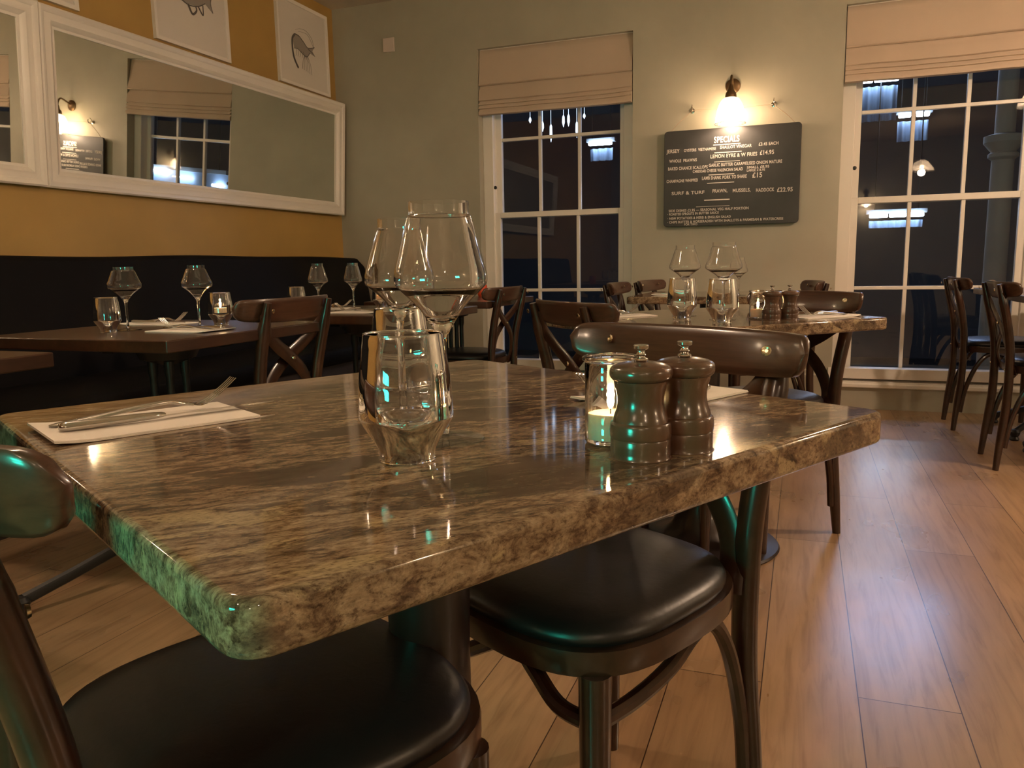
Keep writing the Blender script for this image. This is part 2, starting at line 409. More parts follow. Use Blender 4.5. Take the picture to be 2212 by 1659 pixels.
MB().box((.21, -.03, -.010), (.48, .02, .010)).build('tube', LED, t, bevel=.008)
MB().box((-.10, -.03, -.043), (.12, .02, -.037)).build('tube', LED, t, bevel=.004)
MB().box((-.47, -.03, -.10), (-.37, .02, -.075)).build('tube', LED, t, bevel=.008)
MB().box((-.52, .03, -.22), (.50, .05, .02)).build('back_panel', CORR, t)
for rx in (-.4, .4): MB().lathe([(.006, .06), (.006, CANZ-1.55)], 8, (rx, .045, 0)).build('hanging_rod', RUBBER, t)
# portico column outside the right window
pc = px_at(2160, 430, 7.2)
t = thing('portico_column', 'pale stone portico column standing outside the right window', 'column', (pc.x, 7.2, -.5))
STONE = paint('stone', (.55, .46, .34), .8)
zc = px_at(2176, 345, 7.2).z+.5
MB().lathe([(.11, 0), (.11, .08), (.085, .1), (.078, zc)], 28).build('shaft', STONE, t)
MB().lathe([(.08, zc), (.105, zc+.02), (.105, zc+.045), (.085, zc+.06), (.14, zc+.13), (.14, zc+.18), (.07, zc+.2), (.07, CANZ+.5)], 28).build('capital', STONE, t)
area('street_glow', (.9, 8.7, 2.95), (math.radians(-68), 0, 0), 1.2, .5, 9, (.45, .6, 1.0))
area('street_glow_left', (-1.0, 8.7, 2.95), (math.radians(-68), 0, 0), .6, .5, 2.5, (.45, .6, 1.0))

# ------------------------------------------------------------------ mirrors and pictures
def mirror(y0, y1, label, x_off=.0):
    h = .80; L = y1-y0; fw = .092
    t = thing('wall_mirror', label, 'mirror', (XL+.012, (y0+y1)/2, 1.315))
    t.rotation_euler = (0, math.radians(3.6), 0)
    prof = [(0, 0), (0, .034), (.008, .040), (.020, .036), (.030, .028), (.046, .026), (.060, .030), (.070, .024), (.080, .014), (.092, .012), (.092, 0)]
    rings = []
    for sy, sz in ((-1, 0), (1, 0), (1, 1), (-1, 1)):
        rings.append([(d, sy*(L/2-q), (q if sz == 0 else h-q)) for q, d in prof])
    MB().loops(rings, closed=True).build('frame', WHITE, t, sharp=28)
    MB().box((.0, -L/2+.08, .08), (.008, L/2-.08, h-.08)).build('glass', MIRROR, t)
    return t
mr = mirror(2.735, 5.195, 'long mirror in a white moulded frame, the one ending at the room corner')
mr.rotation_euler = (0, math.radians(3.7), math.radians(-.62)); 
mirror(.22, 2.725, 'white framed mirror cut by the left edge, beside the longer mirror')
def picture(y0, y1, z0, z1, label, kind):
    t = thing('framed_picture', label, 'picture', (XL, (y0+y1)/2, z0)); w = y1-y0; h = z1-z0; f = .022; d = .022
    rings = []
    prof = [(0, 0), (0, d), (f*.6, d), (f, d-.004), (f, 0)]
    for sy, sz in ((-1, 0), (1, 0), (1, 1), (-1, 1)): rings.append([(q2, sy*(w/2-q), (q if sz == 0 else h-q)) for q, q2 in prof])
    MB().loops(rings, closed=True).build('frame', FRAMEW, t)
    MB().box((0, -w/2+.02, .02), (.012, w/2-.02, h-.02)).build('print', FRAMEP, t)
    X = .0128
    def stroke(pts, r, m, nm):
        P = spline([(X, y, z) for y, z in pts], 6); n = len(P)
        rr = r if isinstance(r, list) else [r]*n
        if isinstance(r, list): rr = [r[0]+(r[1]-r[0])*abs(1-2*i/(n-1)) if len(r) == 2 else r[0] for i in range(n)]
        return P, rr
    cy, cz = 0, h*.5
    if kind == 'prawn':
        b = MB(); body = [(-.125, .035), (-.10, .065), (-.06, .062), (0, .035), (.05, .005), (.085, .012), (.13, .03), (.10, .0), (.13, -.03), (.075, -.022), (.03, -.055), (-.02, -.045), (-.07, -.025), (-.11, -.03)]
        b.prism([(p[0], p[1]) for p in body], 0, .001, Matrix(((0, 0, 1, X), (1, 0, 0, cy+.0), (0, 1, 0, cz), (0, 0, 0, 1)))); b.build('drawing', INKL, t)
        b = MB()
        def st(p, r0, r1):
            P = spline([(X+.001, cy+y, cz+z) for y, z in p], 6); n = len(P); b.sweep(P, [(r0+(r1-r0)*i/(n-1), .0006) for i in range(n)], 6, side=None)
        def st2(p, r0, r1):
            P = spline([(X+.001, cy+y, cz+z) for y, z in p], 6); n = len(P); b.sweep(P, [(.0006, r0+(r1-r0)*i/(n-1)) for i in range(n)], 6, side=(1, 0, 0))
        st2([(-.10, .062), (-.128, .03), (-.132, -.03), (-.12, -.09), (-.09, -.135), (-.075, -.15)], .009, .010)
        st2([(-.10, .066), (-.05, .062), (.0, .035), (.05, .008), (.13, .03)], .004, .003)
        st2([(.07, -.02), (.03, -.055), (-.02, -.045), (-.07, -.026), (-.115, -.03)], .003, .002)
        st2([(.05, .0), (.09, -.01), (.13, -.03)], .003, .002)
        for q in range(6): st2([(.0+.008*q, -.05), (-.02+.018*q, -.10), (-.03+.022*q, -.145-.004*q)], .0014, .0008)
        for q in range(5): st2([(-.09+.02*q, -.03), (-.088+.022*q, -.055), (-.10+.024*q, -.075)], .0014, .0008)
        st2([(.12, .03), (.10, .08), (.04, .115), (-.03, .115), (-.09, .095)], .0012, .0007)
        st2([(.12, .02), (.06, .09), (.0, .098), (-.06, .09)], .001, .0006)
        b.build('pencil_lines', INK, t)
    if kind == 'fish':
        zc = h*.545
        b = MB(); body = [(-.17, .0), (-.12, .045), (-.04, .065), (.05, .05), (.11, .018), (.17, .05), (.155, .0), (.17, -.052), (.11, -.015), (.04, -.05), (-.05, -.055), (-.13, -.04)]
        b.prism(body, 0, .001, Matrix(((0, 0, 1, X), (1, 0, 0, 0), (0, 1, 0, zc), (0, 0, 0, 1)))); b.build('drawing', INKL, t)
        b = MB()
        def st2(p, r0, r1):
            P = spline([(X+.001, y, zc+z) for y, z in p], 6); n = len(P); b.sweep(P, [(.0006, r0+(r1-r0)*i/(n-1)) for i in range(n)], 6, side=(1, 0, 0))
        st2([(-.17, 0), (-.05, .064), (.11, .018), (.17, .05), (.155, 0), (.17, -.052)], .004, .003)
        st2([(-.17, 0), (-.05, -.055), (.04, -.05), (.11, -.015)], .004, .003)
        st2([(-.03, -.055), (.0, -.10), (.035, -.075), (.03, -.05)], .009, .005)
        st2([(.05, -.045), (.085, -.085), (.09, -.03)], .006, .004)
        st2([(-.06, .06), (.0, .095), (.06, .045)], .006, .003)
        b.build('pencil_lines', INK, t)
    if kind == 'shell':
        b = MB()
        for q in range(9):
            a = PI*(.15+.7*q/8); P = spline([(X+.001, 0, h*.45), (X+.001, .06*math.cos(a), h*.45+.07*math.sin(a)), (X+.001, .10*math.cos(a), h*.45+.12*math.sin(a))], 5)
            b.sweep(P, [(.0006, .002)]*len(P), 6, side=(1, 0, 0))
        b.build('pencil_lines', INK, t)
    return t
picture(4.56, 5.15, 2.155, 2.71, 'framed pencil drawing of a prawn, nearest the room corner', 'prawn')
picture(3.49, 4.08, 2.155, 2.71, 'framed pencil drawing of a fish, middle one above the mirror', 'fish')
picture(2.42, 3.01, 2.155, 2.71, 'white framed picture at the far left above the mirror, only its corner showing', 'shell')
o = MB().box((-2.887, YB-.012, 2.447), (-2.798, YB, 2.543)).build('wall_sensor', PLASTIC, bevel=.003)
tag(o, 'small square white sensor plate high on the wall near the corner', 'sensor')

# ------------------------------------------------------------------ chalkboard
t = thing('chalkboard', 'black specials chalkboard with white chalk writing hanging between the windows', 'chalkboard', (-.453, YB-.045, 1.15))
MX = Matrix(((1, 0, 0, 0), (0, 0, -1, 0), (0, 1, 0, .298), (0, 0, 0, 1)))
MB().prism(rrect(.412, .298, .022, 5), -.02, 0.0, MX).build('board', SLATE, t, bevel=.002)
def text(s, x, z, size, parent, shear=.0, rot=0., w=.0, sx=1.0):
    cu = bpy.data.curves.new('chalk_writing', 'FONT'); cu.body = s; cu.size = size; cu.extrude = .0004; cu.offset = w; cu.shear = shear; cu.space_character = 1.08
    tmp = bpy.data.objects.new('tmp', cu); C.objects.link(tmp)
    dg = bpy.context.evaluated_depsgraph_get(); dg.update()
    me = bpy.data.meshes.new_from_object(tmp.evaluated_get(dg)); bpy.data.objects.remove(tmp)
    o = bpy.data.objects.new('chalk_writing', me); me.materials.clear(); me.materials.append(CHALK); C.objects.link(o)
    o.parent = parent; o.location = (x, -.0006, z); o.rotation_euler = (PI/2, rot, 0); o.scale = (sx, 1, 1); return o
def txt(s, u, v, size, width=None, **k):   # u,v in board fractions (v from the top)
    o = text(s, -.412+.824*u, .596*(1-v), size, t, w=size*.02, **k)
    if width:
        wcur = max(q.co.x for q in o.data.vertices)-min(q.co.x for q in o.data.vertices); o.scale[0] = width*.824/wcur
    return o
txt('SPECIALS', .375, .150, .052, .185)
txt('JERSEY', .02, .225, .031, .10); txt('OYSTERS  VIETNAMESE', .15, .222, .024, .24); txt('SHALLOT VINEGAR', .42, .215, .026, .23); txt('£3.45 EACH', .70, .208, .026, .14)
txt('WHOLE  PRAWNS', .04, .325, .026, .21); txt('LEMON EYRE & W FRIES', .35, .305, .031, .34); txt('£14.95', .71, .300, .036, .10)
txt('BAKED CHANCE SCALLOPS', .03, .405, .027, .30); txt('GARLIC BUTTER CARAMELISED ONION MATURE', .34, .392, .027, .53)
txt('CHEDDAR CHEESE VALENCIAN SALAD', .22, .445, .025, .37); txt('SMALL £8.95', .62, .432, .021, .16); txt('LARGE £16.95', .62, .462, .020, .13)
txt('CHAMPAGNE WHIPPED', .02, .535, .026, .24); txt('LAMB SHANK PORK TO SHARE', .29, .523, .029, .33); txt('£15', .66, .525, .042, .07)
txt('SURF & TURF', .06, .665, .028, .25); txt('PRAWN,', .37, .66, .030, .11); txt('MUSSELS,', .52, .665, .030, .13); txt('HADDOCK', .69, .672, .030, .13); txt('£22.95', .84, .682, .036, .11)
txt('SIDE DISHES £3.95 — SEASONAL VEG HALF PORTION', .04, .845, .022, .60)
txt('· ROASTED SPROUTS IN BUTTER SAUCE', .03, .88, .021, .39)
txt('· NEW POTATOES & HERB & ENGLISH SALAD', .03, .925, .021, .48)
txt('· CHIPS BUTTER & HORSERADISH WITH SHALLOTS & PARMESAN & WATERCRESS', .03, .965, .021, .86)
txt('FOR TWO', .16, .992, .019, .10)
for u0, u1, v, th in ((.37, .57, .172, .0026), (.38, .58, .252, .0026), (.38, .57, .345, .0016), (.34, .53, .475, .0026), (.33, .53, .560, .0022), (.31, .50, .735, .0034), (.25, .50, .80, .0012)):
    x0, x1 = -.412+.824*u0, -.412+.824*u1; z = .596*(1-v); MB().box((x0, -.001, z-th), (x1, 0, z+th)).build('chalk_underline', CHALK, t)
hy = YB-.035
cd = MB().sweep(spline([(-.38, .012, .585), (-.33, .01, .64), (-.242, .01, .712), (-.24, .01, .716), (0, .01, .708), (.24, .01, .712), (.246, .01, .708), (.33, .01, .64), (.38, .012, .585)], 5), .0022, 6)
cd.build('hanging_cord', CORD, t)
for hx in (-.697, -.207):
    h_ = thing('wall_hook', 'small metal coat hook holding the cord %s of the wall lamp' % ('left' if hx < -.4 else 'right'), 'hook', (hx, YB, 1.868), 0, 'hooks holding the chalkboard cord')
    MB().lathe([(.016, 0), (.016, .004), (.006, .006)], 16).build('rose', CHROME, h_).rotation_euler = (PI/2, 0, 0)
    MB().sweep(spline([(0, -.003, 0), (0, -.02, -.01), (0, -.04, -.012), (0, -.052, .002), (0, -.05, .018)], 5), .0035, 8).build('hook_arm', CHROME, h_)
    MB().sweep(spline([(0, -.01, .0), (0, -.02, .02), (0, -.034, .030)], 5), .003, 8).build('upper_prong', CHROME, h_)

# ------------------------------------------------------------------ wall lamps
def sconce(loc, rz, label, power=SCONCE_W):
    t = thing('wall_lamp', label, 'lamp', loc, rz, 'glass shaded wall lamps')       # local -y points into the room, origin on the wall
    k = MB().lathe([(.045, 0), (.045, .008), (.03, .018), (.01, .02)], 24).build('back_plate', BRONZE, t); k.rotation_euler = (PI/2, 0, 0); k.location = (0, 0, .11)
    MB().sweep(spline([(0, -.01, .11), (0, -.06, .135), (0, -.11, .15), (0, -.135, .12), (0, -.14, .075)], 6), .007, 10).build('arm', BRONZE, t)
    MB().lathe([(.004, .10), (.012, .085), (.018, .06), (.030, .045), (.034, .028), (.034, .012), (.03, .01)], 24, (0, -.14, 0)).build('shade_cap', BRONZE, t)
    outer = [(.034, .018), (.052, .006), (.068, -.022), (.080, -.06), (.086, -.10), (.090, -.132), (.094, -.136)]
    inner = [(r-.003, z) for r, z in reversed(outer)]
    MB().lathe(outer+inner, 96, (0, -.14, 0), rib=.018, nr=24, closed=True).build('glass_shade', SHADE, t, sharp=80)
    MB().lathe([(.001, -.092), (.018, -.085), (.028, -.062), (.026, -.04), (.014, -.015), (.012, .012)], 20, (0, -.14, 0)).build('bulb', BULB, t)
    m = Matrix.Rotation(rz, 4, 'Z')
    p = m @ Vector((0, -.14, -.115)); point('sconce_light', (loc[0]+p.x, loc[1]+p.y, loc[2]+p.z), power, WARM, .03)
    return t
sconce((-.452, YB, 1.885), 0, 'glowing bell shaped glass wall lamp above the specials chalkboard')
sconce((XR, 3.4, 1.885), -PI/2, 'glass wall lamp on the right hand wall, out of the picture', 9)
sconce((XR, .4, 1.885), -PI/2, 'second glass wall lamp on the right hand wall, out of the picture', 13)
sconce((.9, YF, 1.885), PI, 'glass wall lamp on the wall behind the viewer', 5)
def pendant(x, y, label, power=PENDANT_W):  # unseen pendants, added to raise the general light of the room
    t = thing('unseen_pendant', label, 'lamp', (x, y, ZC), 0, 'unseen ceiling pendants added for brightness')
    MB().lathe([(.05, 0), (.05, -.02), (.005, -.03), (.003, -.45), (.02, -.46), (.03, -.52)], 20).build('rod', BRONZE, t)
    MB().lathe([(.03, -.50), (.09, -.54), (.15, -.62), (.16, -.66), (.157, -.66), (.147, -.62), (.087, -.545), (.028, -.505)], 40, closed=True).build('glass_shade', SHADE, t)
    MB().lathe([(.001, -.64), (.03, -.615), (.025, -.57), (.012, -.53)], 16).build('bulb', BULB, t)
    point('unseen_pendant_light', (x, y, ZC-.68), power, WARM, .05)
pendant(1.75, 3.1, 'unseen glass pendant over the right side of the room', 26)
pendant(-1.6, 1.2, 'unseen glass pendant added high over the left wooden tables', 7)
pendant(-.9, -1.6, 'unseen glass pendant added behind the viewer on the left', 7)
pendant(1.5, -1.8, 'unseen glass pendant added behind the viewer on the right', 7)
# teal LED sign behind the viewer: its glow catches the near table edge
t = thing('teal_led_sign', 'teal two-bar LED sign low on a stand behind the viewer', 'sign', (-.86, -.80, 0), math.radians(-29))
MB().box((-.19, 0, .66), (.19, .04, 1.02)).build('panel', mat('sign_black', (.01, .01, .01), .4), t, bevel=.004)
MB().box((-.16, .04, .87), (.16, .05, .97)).build('light_bar', TEAL, t)
MB().box((-.16, .04, .71), (.16, .05, .81)).build('light_bar', TEAL, t)
for sx in (-.15, .15): MB().box((sx-.012, .008, 0), (sx+.012, .032, .66)).build('leg', IRON, t)

# ------------------------------------------------------------------ banquette
t = thing('banquette', 'long black leather banquette running along the mustard wall', 'bench', (XL+.0, 3.1, 0))
y0, y1 = -3.0, 2.06
n = 60; rings = []
prof = [(.02, .40), (.30, .40), (.31, .45), (.235, .975), (.225, .992), (.20, 1.0), (.05, 1.0), (.02, .985)]
for k in range(n+1):
    y = y0+(y1-y0)*k/n; e = .004*math.sin(y*2.1)+.003*math.sin(y*5.3)
    q = 1-max(0, (k-n+1)/1.)**2*.05
    rings.append([(p[0]*1, y, (p[1]+(e if p[1] > .9 else 0))*(q if p[1] > .6 else 1)) for p in prof])
MB().loops(rings).build('backrest', BANQ, t, sharp=60)
prof = [(.05, .36), (.74, .36), (.765, .385), (.765, .44), (.745, .462), (.28, .47), (.05, .47)]
MB().loops([[(p[0], y, p[1]) for p in prof] for y in (y0, y1)]).build('seat', BANQ, t, sharp=50)
MB().box((.05, y0, 0), (.70, y1, .36)).build('plinth', mat('banquette_plinth', (.035, .025, .022), .55), t)

# ------------------------------------------------------------------ tables
def trumpet(t, top, rs=1.0):
    MB().lathe([(.0, .0), (.245, .0), (.25, .006), (.245, .012), (.20, .018), (.13, .035), (.095, .07), (.072, .12), (.058, .20), (.050*rs, .30), (.049*rs, .45), (.052*rs, .60), (.053*rs, top-.012), (.0, top-.012)], 48).build('pedestal', BASEM, t)
    MB().box((-.17, -.02, top-.02), (.17, .02, top)).box((-.02, -.17, top-.02), (.02, .17, top)).build('top_bracket', IRON, t)
def granite_table(loc, rz, label):
    t = thing('granite_table', label, 'table', loc, rz, 'square granite topped tables')
    MB().prism(rrect(.379, .379, .024, 8), .714, .75).build('tabletop', GRAN, t, bevel=.006, bseg=3, sharp=50)
    trumpet(t, .716); return t
TA = math.radians(61.3)
granite_table((-.418, .818, 0), TA, 'square brown granite table filling the foreground with the tall wine glasses')
granite_table((-.29, 2.55, 0), math.radians(46), 'granite table behind the foreground one, under the chalkboard, with two pepper mills')
granite_table((-.47, 4.36, 0), math.radians(0), 'furthest granite table, near the wall below the chalkboard')
def wood_table(x0, x1, y0, y1, label, a0=-.32, rl=1.):
    cx, cy = (x0+x1)/2, (y0+y1)/2; t = thing('wooden_table', label, 'table', (cx, cy, 0), 0, 'dark wooden tables')
    MB().prism(rrect((x1-x0)/2, (y1-y0)/2, .006, 3), .718, .75).build('tabletop', TABW, t, bevel=.003)
    for sx in (-1, 1):
        for sy in (-1, 1):
            MB().lathe([(.013, .10), (.013, .14), (.010, .16), (.011, .60), (.015, .62), (.015, .66)], 12, (sx*.032, sy*.032, 0)).build('column', IRON, t)
    MB().lathe([(.0, .09), (.07, .09), (.07, .11), (.02, .13)], 20).build('base_hub', IRON, t); MB().lathe([(.02, .64), (.08, .66), (.10, .70), (.0, .70)], 20).build('top_hub', IRON, t)
    MB().box((-.22, -.02, .698), (.22, .02, .718)).box((-.02, -.22, .698), (.02, .22, .718)).build('top_bracket', IRON, t)
    for k in range(4):
        a = PI/2*k+PI/2+a0; c, s = math.cos(a)*rl, math.sin(a)*rl
        f = MB().sweep(spline([(c*.03, s*.03, .11), (c*.14, s*.14, .125), (c*.34, s*.34, .075), (c*.46, s*.46, .045)], 5), [(.018, .012)]*16, 8, side=(0, 0, 1)).build('foot', IRON, t)
        MB().lathe([(.0, 0), (.020, 0), (.024, .008), (.017, .02), (.024, .034), (.026, .044), (.018, .056), (0, .06)], 16, (c*.47, s*.47, 0)).build('foot_pad', IRON, f)
    return t
wood_table(-2.22, -1.535, .56, 1.255, 'wooden table at the left edge, only its corner showing', PI/4, .65)
wood_table(-2.15, -1.475, 1.52, 2.215, 'wooden table on the left laid with two round wine glasses and a lit candle')
wood_table(-2.05, -1.33, 2.47, 3.17, 'wooden table behind the cross-back chair on the left')
wood_table(-2.10, -1.42, 3.5, 4.2, 'wooden table in front of the left window with a red candle')
wood_table(.905, 1.62, 3.66, 4.38, 'wooden table at the right edge with a white napkin', PI/4, .7)
wood_table(.905, 1.62, 4.40, 5.10, 'wooden table by the right window behind the other right hand one', PI/4, .7)

# ------------------------------------------------------------------ chairs (local +y = the way the sitter faces)
def seat_out(sc=1., n=3.0, N=48):
    out = []
    for k in range(N):
        a = 2*PI*k/N; c, s = math.cos(a), math.sin(a)
        e = 2/n; ex = 2/2.4
        x0 = math.copysign(abs(c)**e, c); y0 = math.copysign(abs(s)**e, s)
        out.append((sc*x0*(.176+.027*(y0+1)/2), sc*y0*.198))
    return out
def make_chair(label):
    t = thing('cross_back_chair', label, 'chair')
    # rounded wooden seat ring
    o1 = seat_out(1.03); o2 = seat_out(.88)
    ring = MB().loops([[(x, y, .424) for x, y in o1], [(x*1.005, y*1.005, .430) for x, y in o1], [(x*1.005, y*1.005, .45) for x, y in o1], [(x, y, .456) for x, y in o1], [(x, y, .456) for x, y in o2], [(x, y, .424) for x, y in o2]], closed=True)
    ring.build('seat_frame', CHAIRW, t, sharp=40)
    rings = [[(x, y, z) for x, y in seat_out(s)] for s, z in ((.90, .44), (.955, .452), (.985, .461), (.985, .468), (.955, .477), (.88, .484), (.72, .489), (.5, .492), (.25, .493), (.02, .4935))]
    MB().loops(rings).build('seat', LEATH, t, sharp=70)
    for s in (-1, 1):
        MB().lathe([(.0125, 0), (.0135, .01), (.016, .12), (.0195, .30), (.021, .425)], 16, (s*.160, .150, 0)).build('leg', CHAIRW, t)
        P = spline([(s*.156, -.235, 0), (s*.150, -.225, .12), (s*.143, -.210, .28), (s*.142, -.208, .42), (s*.145, -.215, .55), (s*.153, -.240, .68), (s*.155, -.272, .805)], 5)
        n = len(P)
        rr = [(.0125+.0055*min(1, i/8.), .0135+.0075*min(1, i/8.)) if i < n-3 else (.016-.004*(i-n+4)*.5, .019-.004*(i-n+4)*.5) for i in range(n)]
        MB().sweep(P, rr, 14, side=(0, 1, 0)).build('rear_leg', CHAIRW, t)
        # side arch from rear leg foot, under the seat, to the front leg
        P = spline([(s*.149, -.207, .10), (s*.150, -.190, .22), (s*.153, -.150, .34), (s*.156, -.100, .408), (s*.157, -.055, .405), (s*.158, .00, .375), (s*.158, .07, .358), (s*.156, .140, .352)], 6)
        MB().sweep(P, .0115, 10).build('side_arch', CHAIRW, t)
    P = spline([(-.150, .148, .352), (-.10, .155, .358), (-.05, .150, .385), (0, .146, .412), (.05, .150, .385), (.10, .155, .358), (.150, .148, .352)], 5)
    MB().sweep(P, .0115, 10).build('front_arch', CHAIRW, t)
    # crossed bentwood splats
    for s in (-1, 1):
        P = spline([(s*.155, -.258, .775), (s*.136, -.243+.002*s, .725), (s*.075, -.230+.006*s, .675), (s*.0, -.220+.009*s, .630), (-s*.075, -.214+.008*s, .570), (-s*.116, -.205, .495), (-s*.128, -.184, .418)], 6)
        MB().sweep(P, [(.0060, .0225)]*len(P), 8, side=(0, 1, 0)).build('cross_splat', CHAIRW, t)
    # curved top rail: tips swept forward, lower edge bowed
    N = 40; rings = []
    for k in range(N+1):
        u = -1+2*k/N; a = abs(u)
        x = .229*math.sin(u*1.15)/math.sin(1.15); y = -.262+.062*a**2.1
        end = max(0, 1-((a-.80)/.20)**2.4)**.5 if a > .80 else 1.
        zt = .817-.001*a; zb = .744+.016*a**2
        zc = (zt+zb)/2+.004*max(0, (a-.8)/.2)**2; hh = (zt-zb)/2*max(.04, end); th = .0088*max(.35, end**.6)
        dy = -(zc-.78)*.28
        ang = math.atan2(.13*a**1.1*math.copysign(1, u), .235)
        nx, ny = -math.sin(ang), math.cos(ang)
        ring = []
        for q in range(14):
            w = 2*PI*q/14; cx = math.copysign(abs(math.cos(w))**.45, math.cos(w))*th; cz = math.copysign(abs(math.sin(w))**.6, math.sin(w))*hh
            lean = -cz*.26
            ring.append((x+nx*cx, y+dy+ny*cx+lean, zc+cz))
        rings.append(ring)
    MB().loops(rings).build('back_rail', RAILW, t, sharp=60)
    for s in (-1, 1):
        k = MB().lathe([(.0075, 0), (.0075, .002), (.0055, .003), (.003, .0022), (.0025, .0005)], 16).build('screw', BRASS, t)
        k.location = (s*.153, -.2275, .789); k.rotation_euler = (-PI/2+.26, 0, -s*.42)
        k = MB().lathe([(.0065, 0), (.0065, .002), (.0, .0035)], 12).build('screw', BRASS, t); k.location = (s*.155, -.288, .782); k.rotation_euler = (PI/2+.2, 0, 0)
        k = MB().lathe([(.006, 0), (.005, .003), (.0, .004)], 12).build('screw', BRASS, t); k.location = (s*.140, -.224, .44); k.rotation_euler = (PI/2, 0, 0)
    k = MB().lathe([(.007, 0), (.0055, .0035), (.0, .0042)], 14).build('screw', BRASS, t); k.location = (0, -.237, .632); k.rotation_euler = (PI/2, 0, 0)
    k = MB().lathe([(.007, 0), (.0055, .0035), (.0, .0042)], 14).build('screw', BRASS, t); k.location = (0, -.203, .632); k.rotation_euler = (-PI/2, 0, 0)
    return t
GC = 'cross-back bentwood chairs'
ch = make_chair('black-seated bentwood chair tucked under the far side of the foreground table, facing the viewer'); ch['group'] = GC
def face(dx, dy): return math.atan2(dy, dx)-PI/2
ch.location = (-.291, 1.082, 0); ch.rotation_euler = (0, 0, face(-.48, -.877))
dup(ch, (-.532+.01, .621+.01, 0), face(.48, .877), 'nearest chair, black leather seat at the bottom left under the foreground table', GC)
dup(ch, (-.475, 2.37, 0), face(.707, .707), 'chair at the second granite table with its back turned, left of the foreground chair', GC)
dup(ch, (-.13, 2.69, 0), face(-.60, -.80), 'chair on the far right of the second granite table, reddish rail lit by the lamp', GC)
dup(ch, (-1.722, 2.045, 0), face(-1, .0), 'chair with a big X back pushed up to the left wooden table', GC).scale = (1, 1, 1.025)
dup(ch, (-1.64, 3.74, 0), face(-1, .05), 'chair in front of the left window, facing the left wooden table', GC)
dup(ch, (1.02, 4.86, 0), face(1, 0), 'right hand chair by the window, the further of the pair', GC)
dup(ch, (1.05, 4.00, 0), face(1, 0), 'right hand chair at the picture edge, the nearer of the pair', GC)
dup(ch, (-.18, 4.30, 0), face(-1, -.15), 'chair right of the furthest granite table, its rail showing over the lit chair', GC)
dup(ch, (-.74, 4.34, 0), face(1, 0), 'chair left of the furthest granite table, half hidden by the chair in front', GC)
dup(ch, (-.66, 4.84, 0), face(1, -.15), 'chair against the back wall behind the furthest granite table', GC)

# ------------------------------------------------------------------ glassware
def thicken(out, th, zb):
    """outer profile bottom->top, wall th, inner floor at zb -> closed lathe profile"""
    inn = [(max(r-th, .0008), z) for r, z in reversed(out) if z > zb]
    return out+inn+[(.0005, zb)]
def smooth_prof(p, n=5):
    q = spline([(r, 0, z) for r, z in p], n); return [(max(v.x, .0005), v.z) for v in q]
def wine_glass(h, rr, rw, zw, zn, label, loc, group, foot=.038):
    t = thing('wine_glass', label, 'glass', loc, 0, group)
    # bowl outside from neck up to rim, then inside back down
    out = smooth_prof([(.0045, zn-.012), (.009, zn-.002), (rw*.50, zn+(zw-zn)*.42), (rw*.86, zn+(zw-zn)*.80), (rw*.985, zw-.002), (rw*.99, zw+.008), (rw*.985-(rw-rr)*.25, zw+(h-zw)*.32), (rr*1.10, h-(h-zw)*.22), (rr*1.01, h-.012), (rr, h)], 5)
    th = .0011
    inn = [(max(r-th, .001), z+(.0022 if z < zw-.01 else 0)) for r, z in reversed(out) if z > zn+.003]
    MB().lathe([(.0005, zn-.012)]+out+inn+[(.0005, zn+.004)], 56, cap=False).build('bowl', GLASS, t, sharp=80)
    MB().lathe([(.0005, .0045), (.0045, .0075), (.0036, .02), (.0033, zn*.5), (.0036, zn-.02), (.0045, zn-.0125), (.0005, zn-.0125)], 20, cap=False).build('stem', GLASS, t, sharp=80)
    MB().lathe([(.0005, 0.0002), (foot, .0002), (foot+.0006, .0012), (foot, .002), (foot*.6, .0028), (.009, .0042), (.0045, .006), (.0005, .0044)], 48, cap=False).build('foot', PANE, t, sharp=50)
    return t
def tumbler_mesh(s=1.0):
    out = smooth_prof([(.0005, 0), (.0235, 0), (.0245, .002), (.0255, .010), (.0320, .022), (.0405, .036), (.0417, .043), (.0405, .070), (.0375, .095), (.0352, .112), (.0352, .1135)], 4)
    out[0] = (.0005, 0.0002)
    inn = smooth_prof([(.0338, .1135), (.0335, .110), (.0360, .092), (.0390, .068), (.0400, .045), (.0380, .037), (.0290, .025), (.0230, .017), (.012, .0145), (.0005, .0140)], 4)
    return MB().lathe([(r*s, z*s+.0002) for r, z in out+inn], 56, cap=False)
def tumbler(label, loc, s=1.0, group='heavy based water tumblers'):
    o = tumbler_mesh(s).build('water_tumbler', GLASS, sharp=80, loc=loc); return tag(o, label, 'glass', group)
def flame(parent, z, s=1.):
    MB().lathe([(.001*s, z+.0), (.0026*s, z+.002*s), (.0038*s, z+.006*s), (.0030*s, z+.010*s), (.0005, z+.016*s)], 14).build('flame', FLAME, parent)
G1 = 'tall angular wine glasses on the foreground table'
wine_glass(.231, .0287, .0450, .156, .113, 'large wine glass in the middle of the foreground table, in front of its twin', (-.328, .691, .75), G1)
wine_glass(.232, .0250, .0450, .152, .113, 'tall wine glass standing further back, left of its larger looking twin', (-.495, .917, .75), G1)
tumbler('clear water tumbler nearest the viewer on the foreground table', (-.327, .609, .75))
tumbler('water tumbler seen through the front one, beside the rear wine glass', (-.530, .978, .75))
G2 = 'wine glasses on the left wooden tables'
wine_glass(.186, .0285, .0470, .128, .094, 'wide bowled wine glass beside the tumbler on the left wooden table', (-1.867, 1.778, .75), G2)
wine_glass(.188, .0260, .0455, .127, .092, 'wide bowled wine glass beside the lit candle on the left wooden table', (-1.741, 1.933, .75), G2)
wine_glass(.192, .0230, .0400, .120, .092, 'slim wine glass rising over the X-back chair rail', (-1.849, 2.736, .75), G2)
